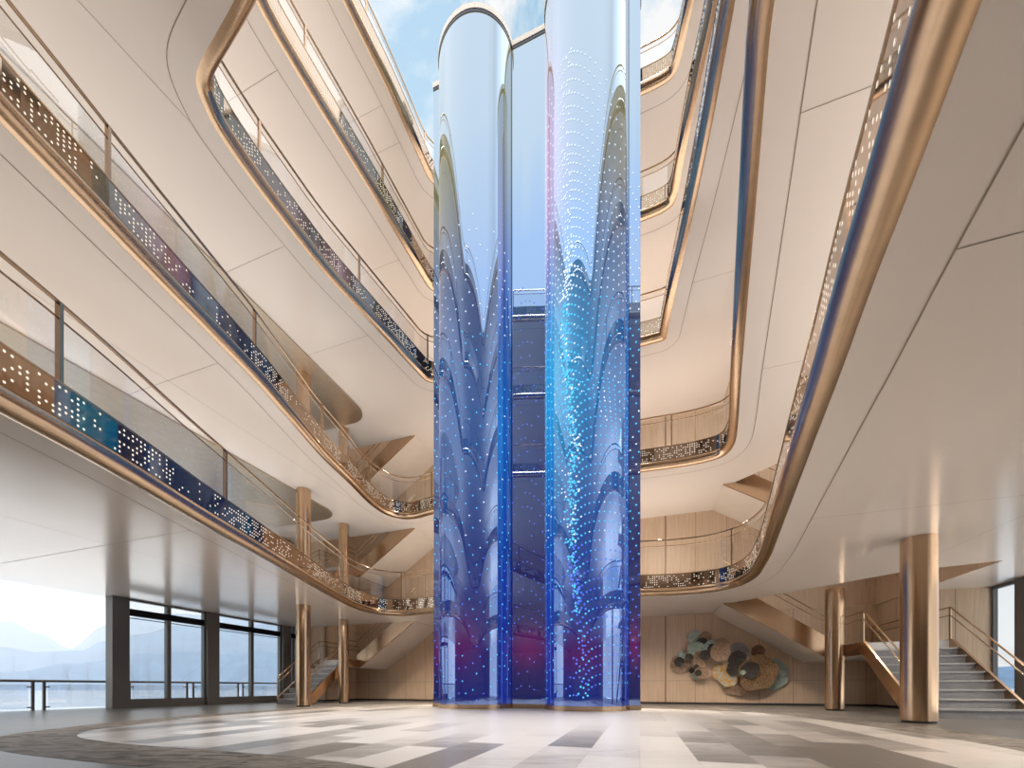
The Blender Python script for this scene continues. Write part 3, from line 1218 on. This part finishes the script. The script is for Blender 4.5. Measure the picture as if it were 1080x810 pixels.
DM = {'mint': disc_mat('mint_ceramic', (0.22, 0.30, 0.27), (0.42, 0.49, 0.44), 16), 'brown': disc_mat('brown_ceramic', (0.16, 0.085, 0.04), (0.30, 0.18, 0.10), 16),
      'tan': disc_mat('tan_ceramic', (0.24, 0.145, 0.085), (0.33, 0.21, 0.13), 12), 'black': disc_mat('black_ceramic', (0.012, 0.01, 0.01), (0.04, 0.03, 0.025), 14),
      'yellow': disc_mat('yellow_ceramic', (0.66, 0.34, 0.03), (0.50, 0.48, 0.40), 9), 'grey': disc_mat('grey_ceramic', (0.20, 0.18, 0.19), (0.30, 0.28, 0.29), 12),
      'pale': disc_mat('pale_mint_ceramic', (0.24, 0.38, 0.34), (0.42, 0.48, 0.40), 12), 'bronze': disc_mat('bronze_ceramic', (0.08, 0.045, 0.018), (0.27, 0.155, 0.07), 20)}


def wall_pt(x, y):
    r = (x - CX) / F
    a = B_BACK * (r * U[1] - U[0]) / (V[0] - r * V[1])
    X, Y = W(a, B_BACK)
    return a, EYE + (HY - y) * Y / F, Y


def plate(mb, a, z, r, dep, seed, lift):
    """ruffled ceramic disc standing off the wall on a short stem"""
    rr = random.Random(seed)
    nA = 44
    ph = rr.uniform(0, 6)
    lob = rr.choice((5, 6, 7, 8))
    rad = [0.0, 0.25, 0.5, 0.75, 0.93, 1.0]
    cup = [0.0, 0.01, 0.03, 0.06, 0.10, 0.115]
    rings = []
    for q, cu in zip(rad, cup):
        ring = []
        for i in range(nA):
            t = 2 * PI * i / nA
            k = 1 + 0.035 * q * math.sin(lob * t + ph) + 0.03 * q * math.sin(2 * t + ph * 2)
            d = cu * r + 0.03 * r * q * math.sin(lob * t + ph + 1.0) + 0.015 * r * q * math.sin(22 * t)
            ring.append((a + q * r * k * math.cos(t), dep + d, z + q * r * k * math.sin(t)))
        rings.append(ring)
    th = 0.012
    for side in (0, 1):
        ids = [[mb.vert(W(p[0], B_BACK - p[1] - (th if side == 0 else 0), p[2])) for p in ring] for ring in rings]
        for A, B in zip(ids, ids[1:]):
            for i in range(nA):
                j = (i + 1) % nA
                f = (A[i], A[j], B[j], B[i])
                mb.face(f if side else f[::-1])
        if side == 0:
            out = ids[-1]
        else:
            for i in range(nA):
                j = (i + 1) % nA
                mb.face((out[i], out[j], ids[-1][j], ids[-1][i]))
    # stem to the wall
    n = 8
    r0 = min(0.03, r * .3)
    c0 = [mb.vert(W(a + r0 * math.cos(2 * PI * i / n), B_BACK + .0, z + r0 * math.sin(2 * PI * i / n))) for i in range(n)]
    c1 = [mb.vert(W(a + r0 * math.cos(2 * PI * i / n), B_BACK - dep - .005, z + r0 * math.sin(2 * PI * i / n))) for i in range(n)]
    for i in range(n):
        j = (i + 1) % n
        mb.face((c0[i], c0[j], c1[j], c1[i]))


ART = [('wall_sculpture', 'left cluster of small mint, brown and black ceramic discs on the oak back wall', [
    (310, 165, 55, 'mint'), (385, 165, 45, 'tan'), (363, 208, 42, 'black'), (268, 237, 30, 'yellow'), (318, 258, 62, 'pale'), (425, 235, 48, 'mint'), (435, 252, 38, 'black'),
    (500, 222, 52, 'tan'), (486, 278, 70, 'tan'), (345, 325, 60, 'tan'), (372, 302, 38, 'black'), (200, 362, 72, 'tan'), (210, 297, 32, 'mint'), (258, 315, 28, 'black'),
    (187, 348, 36, 'black'), (285, 412, 22, 'black'), (312, 388, 19, 'black'), (318, 452, 32, 'mint'), (348, 432, 48, 'tan'), (325, 433, 24, 'black')]),
       ('wall_sculpture', 'right cluster of larger ruffled ceramic discs, yellow to mint, on the oak back wall', [
    (635, 268, 68, 'grey'), (785, 268, 48, 'bronze'), (880, 440, 118, 'mint'), (530, 375, 72, 'yellow'), (500, 430, 60, 'yellow'), (582, 535, 62, 'tan'), (650, 540, 66, 'tan'), (555, 475, 62, 'yellow'),
    (625, 325, 62, 'black'), (600, 402, 56, 'black'), (770, 430, 130, 'bronze'), (722, 490, 76, 'bronze'), (705, 412, 62, 'black'), (650, 430, 18, 'pale')])]
seed = 1
for nm, lab, discs in ART:
    c = discs[0]
    a, z, Y = wall_pt(690 + c[0] / 7.2, 650 + c[1] / 7.2)
    root = thing(nm, lab, 'wall art', W(a, B_BACK, z), 'ceramic disc sculptures')
    placed = []
    for i, (cx, cy, r, m) in enumerate(discs):
        a, z, Y = wall_pt(690 + cx / 7.2, 650 + cy / 7.2)
        rm = r / 7.2 * Y / F
        dep = 0.04
        for (a2, z2, r2, d2) in placed:
            dd = math.hypot(a - a2, z - z2)
            if dd < rm + r2:
                q = min(1.0, (dd + rm * 0.9) / r2)
                dep = max(dep, d2 + 0.145 * r2 * q * q + 0.012)
        placed.append((a, z, rm, dep))
        mb = MB()
        plate(mb, a, z, rm, dep, seed, 0)
        seed += 1
        mb.build('ceramic_disc', DM[m], root, smooth=True, angle=60)

# ------------------------------------------------------------------ terrace railing outside, left
def terrace_rail(a, b0, b1, pairs, label):
    root = thing('terrace_railing', label, 'railing', W(a, (b0 + b1) / 2, 0))
    mb = MB(); mb.tube([W(a, b0, 0.98), W(a, b1, 0.98)], 0.045, 10)
    mb.build('handrail', M['frame'], root, smooth=True)
    ends = []
    for b in pairs:
        for d in (-.13, .13):
            mb = MB()
            mb.abox(a - .03, a + .03, b + d - .035, b + d + .035, 0, 0.95)
            p = mb.build('post', M['frame'], root)
            for zc in (0.10, 0.78):
                mb = MB()
                s = 1 if d > 0 else -1
                lo, hi = sorted((b + d + s * .03, b + d + s * .13))
                mb.abox(a - .022, a + .022, lo, hi, zc - .02, zc + .02)
                q = mb.build('clamp', M['frame'], p)
    for p0, p1 in zip(pairs, pairs[1:]):
        mb = MB(); mb.abox(a - .006, a + .006, p0 + .22, p1 - .22, 0.06, 0.86)
        mb.build('glass_panel', M['glass'], root)
    return root


def ra_px(x, a):
    r = (x - CX) / F
    return (a * V[0] - r * a * V[1]) / (r * U[1] - U[0])


AR = A_L - 1.2
pb = ra_px(40.5, AR)
pitch = (ra_px(200.5, AR) - pb) / 2
terrace_rail(AR, pb - 4 * pitch - 1, pb + 4 * pitch + .3, [pb + pitch * i for i in range(-4, 5)], 'grey terrace railing with paired posts outside the left windows above the water')

# ------------------------------------------------------------------ sea and mountains
m, nt, b = new_mat('sea_water')
tc = N(nt, 'ShaderNodeTexCoord')
mp = N(nt, 'ShaderNodeMapping'); mp.inputs['Scale'].default_value = (0.010, 0.03, 1); mp.inputs['Rotation'].default_value = (0, 0, 0.9)
nz = N(nt, 'ShaderNodeTexNoise'); nz.inputs['Scale'].default_value = 1.0; nz.inputs['Detail'].default_value = 5
nt.links.new(tc.outputs['Object'], mp.inputs[0]); nt.links.new(mp.outputs[0], nz.inputs[0])
r = ramp(nt, [(0.35, (0.22, 0.30, 0.42)), (0.6, (0.55, 0.60, 0.66))], nz.outputs[0])
nt.links.new(r.outputs[0], b.inputs['Base Color'])
b.inputs['Roughness'].default_value = 0.12
bp = N(nt, 'ShaderNodeBump'); bp.inputs['Strength'].default_value = 0.25; bp.inputs['Distance'].default_value = 1.0
nz2 = N(nt, 'ShaderNodeTexNoise'); nz2.inputs['Scale'].default_value = 0.25; nz2.inputs['Detail'].default_value = 3
nt.links.new(tc.outputs['Object'], nz2.inputs[0]); nt.links.new(nz2.outputs[0], bp.inputs['Height']); nt.links.new(bp.outputs[0], b.inputs['Normal'])
M['sea'] = m
mb = MB()
mb.prism([(-12000, -6000), (12000, -6000), (12000, 14000), (-12000, 14000)], -16, -14)
sea = mb.build('sea', M['sea'])
sea['kind'] = 'structure'


def fbm(x, seed, octs=5):
    v, amp, f = 0, 1.0, 1.0
    for o in range(octs):
        xi = math.floor(x * f)
        fr = x * f - xi
        r0 = random.Random((xi + 1000 * o) * 7919 + seed).random()
        r1 = random.Random((xi + 1 + 1000 * o) * 7919 + seed).random()
        w = fr * fr * (3 - 2 * fr)
        v += amp * (r0 + (r1 - r0) * w)
        amp *= 0.5
        f *= 2.1
    return v / 2


def range_mesh(name, label, dist, prof, depth, col, seed):
    """prof: list of (pixel x, pixel y of ridge) -> ridge at distance dist (Y)"""
    mb = MB()
    xs = []
    x = prof[0][0]
    while x <= prof[-1][0]:
        xs.append(x)
        x += 4
    front, crest, mid, back = [], [], [], []
    for i, x in enumerate(xs):
        for (x0, y0), (x1, y1) in zip(prof, prof[1:]):
            if x0 <= x <= x1:
                t = (x - x0) / (x1 - x0)
                t = t * t * (3 - 2 * t)
                y = y0 + (y1 - y0) * t
                break
        y -= 3.0 * (fbm(x / 30.0, seed) - 0.5)
        ang = (x - CX) / F
        z = max(1.0, (HY - y) * dist / F + EYE)
        f2 = fbm(x / 9.0, seed + 5)
        front.append(mb.vert((ang * (dist - depth), dist - depth, -15)))
        mid.append(mb.vert((ang * (dist - depth * .55), dist - depth * (.45 + .2 * f2), z * (0.42 + 0.14 * f2))))
        crest.append(mb.vert((ang * dist, dist, z)))
        back.append(mb.vert((ang * (dist + depth), dist + depth, -15)))
    for i in range(len(xs) - 1):
        for A, B in ((front, mid), (mid, crest), (crest, back)):
            mb.face((A[i], A[i + 1], B[i + 1], B[i]))
    o = mb.build(name, principled(name + '_forest', col, 0.9, spec=0.1, var=0.12, scale=0.004), smooth=True, angle=180)
    o['label'] = label
    o['category'] = 'mountains'
    o['kind'] = 'thing'
    return o


range_mesh('mountain_range', 'nearest blue mountain ridge low across the water behind the left windows', 2600,
           [(-200, 716), (-60, 712), (20, 708), (70, 700), (116, 695), (150, 690), (190, 687), (230, 690), (270, 686), (310, 690), (380, 700), (460, 716)], 700, (0.10, 0.17, 0.27), 3)
range_mesh('mountain_range', 'middle pale blue mountain ridge at far left beyond the terrace railing', 4300,
           [(-300, 690), (-120, 676), (0, 682), (40, 688), (85, 686), (110, 676), (150, 668), (190, 660), (240, 664), (300, 656), (380, 670), (470, 700)], 900, (0.10, 0.17, 0.27), 11)
range_mesh('mountain_range', 'faintest distant mountain ridge rising into the white haze at left', 7200,
           [(-300, 650), (-120, 660), (-40, 652), (10, 656), (40, 668), (75, 684), (110, 660), (160, 646), (240, 650), (330, 660), (470, 690)], 1200, (0.10, 0.17, 0.27), 17)
range_mesh('mountain_range', 'distant hazy ridge seen through the right window behind the staircase', 5200,
           [(900, 716), (980, 700), (1050, 703), (1120, 694), (1250, 700), (1400, 712)], 900, (0.10, 0.17, 0.27), 23)

# haze over the water (a homogeneous scattering layer)
m = bpy.data.materials.new('sea_haze'); m.use_nodes = True
nt = m.node_tree; nt.nodes.clear()
vs = N(nt, 'ShaderNodeVolumeScatter'); vs.inputs[0].default_value = (0.93, 0.96, 1.0, 1); vs.inputs['Density'].default_value = 0.00010
o_ = N(nt, 'ShaderNodeOutputMaterial'); nt.links.new(vs.outputs[0], o_.inputs['Volume'])
HAZE = m
mb = MB()
mb.prism([(-11500, 120), (-25, 120), (-25, 9500), (-11500, 9500)], -13.9, 1400)
hz = mb.build('haze', HAZE); hz['kind'] = 'stuff'; hz['label'] = 'white haze over the sea and mountains'; hz['category'] = 'haze'
USE_HAZE = True

# ------------------------------------------------------------------ sky
wd = bpy.data.worlds.new('sky'); S.world = wd; wd.use_nodes = True
nt = wd.node_tree; nt.nodes.clear()
tc = N(nt, 'ShaderNodeTexCoord')
sp = N(nt, 'ShaderNodeSeparateXYZ'); nt.links.new(tc.outputs['Generated'], sp.inputs[0])
r = ramp(nt, [(0.0, (1.12, 1.12, 1.12)), (0.12, (1.06, 1.07, 1.08)), (0.32, (0.72, 0.85, 0.94)), (0.62, (0.44, 0.67, 0.85)), (1.0, (0.33, 0.57, 0.79))], sp.outputs[2])
mp = N(nt, 'ShaderNodeMapping'); mp.inputs['Scale'].default_value = (1, 1, 1.25); mp.inputs['Location'].default_value = (0.35, 0.1, 0.2)
nt.links.new(tc.outputs['Generated'], mp.inputs[0])
nz = N(nt, 'ShaderNodeTexNoise'); nz.inputs['Scale'].default_value = 4.6; nz.inputs['Detail'].default_value = 10; nz.inputs['Roughness'].default_value = 0.60; nz.inputs['Distortion'].default_value = 0.4
nt.links.new(mp.outputs[0], nz.inputs[0])
cr = ramp(nt, [(0.47, (0, 0, 0)), (0.60, (1, 1, 1))], nz.outputs[0])
mx = N(nt, 'ShaderNodeMix', data_type='RGBA')
nt.links.new(cr.outputs[0], mx.inputs['Factor']); nt.links.new(r.outputs[0], mx.inputs['A']); mx.inputs['B'].default_value = (0.95, 0.955, 0.96, 1)
# thin bright cloud around the high sun (the half of the sky behind the photographer)
vd = N(nt, 'ShaderNodeVectorMath', operation='DOT_PRODUCT'); nt.links.new(tc.outputs['Generated'], vd.inputs[0])
SD = Vector((-0.35, -0.62, 0.72)).normalized(); vd.inputs[1].default_value = SD
gl = ramp(nt, [(0.35, (0, 0, 0)), (0.80, (1, 1, 1))], vd.outputs['Value'])
mx2 = N(nt, 'ShaderNodeMix', data_type='RGBA')
nt.links.new(gl.outputs[0], mx2.inputs['Factor']); nt.links.new(mx.outputs['Result'], mx2.inputs['A']); mx2.inputs['B'].default_value = (1.75, 1.74, 1.70, 1)
vd2 = N(nt, 'ShaderNodeVectorMath', operation='DOT_PRODUCT'); nt.links.new(tc.outputs['Generated'], vd2.inputs[0])
vd2.inputs[1].default_value = Vector((0.76, 0.08, 0.64)).normalized()
gl2 = ramp(nt, [(0.84, (0, 0, 0)), (0.95, (1, 1, 1))], vd2.outputs['Value'])
mx3 = N(nt, 'ShaderNodeMix', data_type='RGBA')
nt.links.new(gl2.outputs[0], mx3.inputs['Factor']); nt.links.new(mx2.outputs['Result'], mx3.inputs['A']); mx3.inputs['B'].default_value = (2.5, 2.5, 2.5, 1)
mx2 = mx3
bg = N(nt, 'ShaderNodeBackground'); nt.links.new(mx2.outputs['Result'], bg.inputs[0]); bg.inputs[1].default_value = 1.0
ow = N(nt, 'ShaderNodeOutputWorld'); nt.links.new(bg.outputs[0], ow.inputs[0])


# ------------------------------------------------------------------ lights
def area(name, loc, sx, sy, power, rot=(0, 0, 0), col=(1, .955, .91)):
    l = bpy.data.lights.new(name, 'AREA'); l.shape = 'RECTANGLE'; l.size = sx; l.size_y = sy; l.energy = power; l.color = col
    o = bpy.data.objects.new(name, l); o.location = loc; o.rotation_euler = rot
    COL.objects.link(o)
    return o


sun = bpy.data.lights.new('sun', 'SUN'); sun.energy = 3.4; sun.angle = math.radians(12); sun.color = (1, .97, .93)
so = bpy.data.objects.new('sun', sun); so.rotation_euler = (math.radians(-4), math.radians(3), 0); COL.objects.link(so)
for k in range(0, 4):
    zf = SOF[k] + SLAB + 0.06
    area('soffit_fill', W(-13.0, 5.5, zf), 4.5, 19, 370, (PI, 0, -YAW))  # unseen upward fill added on the deck floors to brighten the soffits
    area('soffit_fill', W(7.0, 6.5, zf), 4.0, 12, 300, (PI, 0, -YAW))


for k in range(0, 4):
    zf = SOF[k] + SLAB + 0.06
    area('soffit_fill', W(-3.6, 17.2, zf), 14, 2.6, 190, (PI, 0, -YAW))  # same added fill for the rear soffits
for a, b, e in ((-12, 3.5, 340), (-12, 7.5, 340), (-12, 11.5, 400), (-9.3, 14, 400), (5.5, 3.0, 500), (5.2, 7.0, 500), (7.5, 10.5, 400), (2.5, 0.0, 400)):  # unseen spots added under the lowest soffit to brighten the ground floor
    l = bpy.data.lights.new('fill_spot', 'SPOT'); l.energy = e; l.spot_size = math.radians(150); l.spot_blend = 1.0
    l.shadow_soft_size = 0.06; l.color = (1, .84, .67)
    o = bpy.data.objects.new('fill_spot', l); o.location = W(a, b, SOF[0] - 0.03); COL.objects.link(o)
# unseen fill spots added along the rear galleries, without fittings
for k in range(0, 4):
    for a in (-13, -9.5, -6, -2.5, 1.0, 4.0, 7.5):
        if k and a in (4.0, 7.5, -13):
            continue
        l = bpy.data.lights.new('fill_spot', 'SPOT'); l.energy = (760 if a < 7 else 380) if k == 0 else 240; l.spot_size = math.radians(150); l.spot_blend = 1.0
        l.shadow_soft_size = 0.06; l.color = (1, .88, .74)
        b = 15.6 if k == 0 else 16.6
        if a in (-13, 7.5):
            b = 14.6
        o = bpy.data.objects.new('fill_spot', l); o.location = W(a, b, SOF[k] - 0.03); COL.objects.link(o)


def aim(o, d):
    o.rotation_euler = Vector(d).to_track_quat('-Z', 'Y').to_euler()


# area fills added below floor level outside both hulls to brighten the soffits
for a, sg, pw in ((-40, 1, 2300), (33, -1, 7500)):
    o = area('hull_side_fill', W(a, 6, -5.0), 40, 14, pw, col=(1, .89, .76))
    d = Vector((*W(sg * 0.60, 0), 0.80)).normalized()
    x_ = Vector((*W(0, 1), 0)); z_ = -d; y_ = z_.cross(x_)
    from mathutils import Matrix
    o.rotation_euler = Matrix((x_, y_, z_)).transposed().to_euler()

# ------------------------------------------------------------------ clean up and view settings
for o in list(COL.objects):
    if '_wl' in o:
        del o['_wl']
S.view_settings.view_transform = 'Standard'
S.view_settings.look = 'None'
S.view_settings.exposure = 0.0
S.view_settings.gamma = 1.0
S.view_settings.use_curve_mapping = False
S.cycles.volume_bounces = 2
S.cycles.max_bounces = 10
S.cycles.diffuse_bounces = 6
S.cycles.glossy_bounces = 5
S.cycles.transparent_max_bounces = 16
S.cycles.use_denoising = True
S.cycles.caustics_reflective = False
S.cycles.caustics_refractive = False
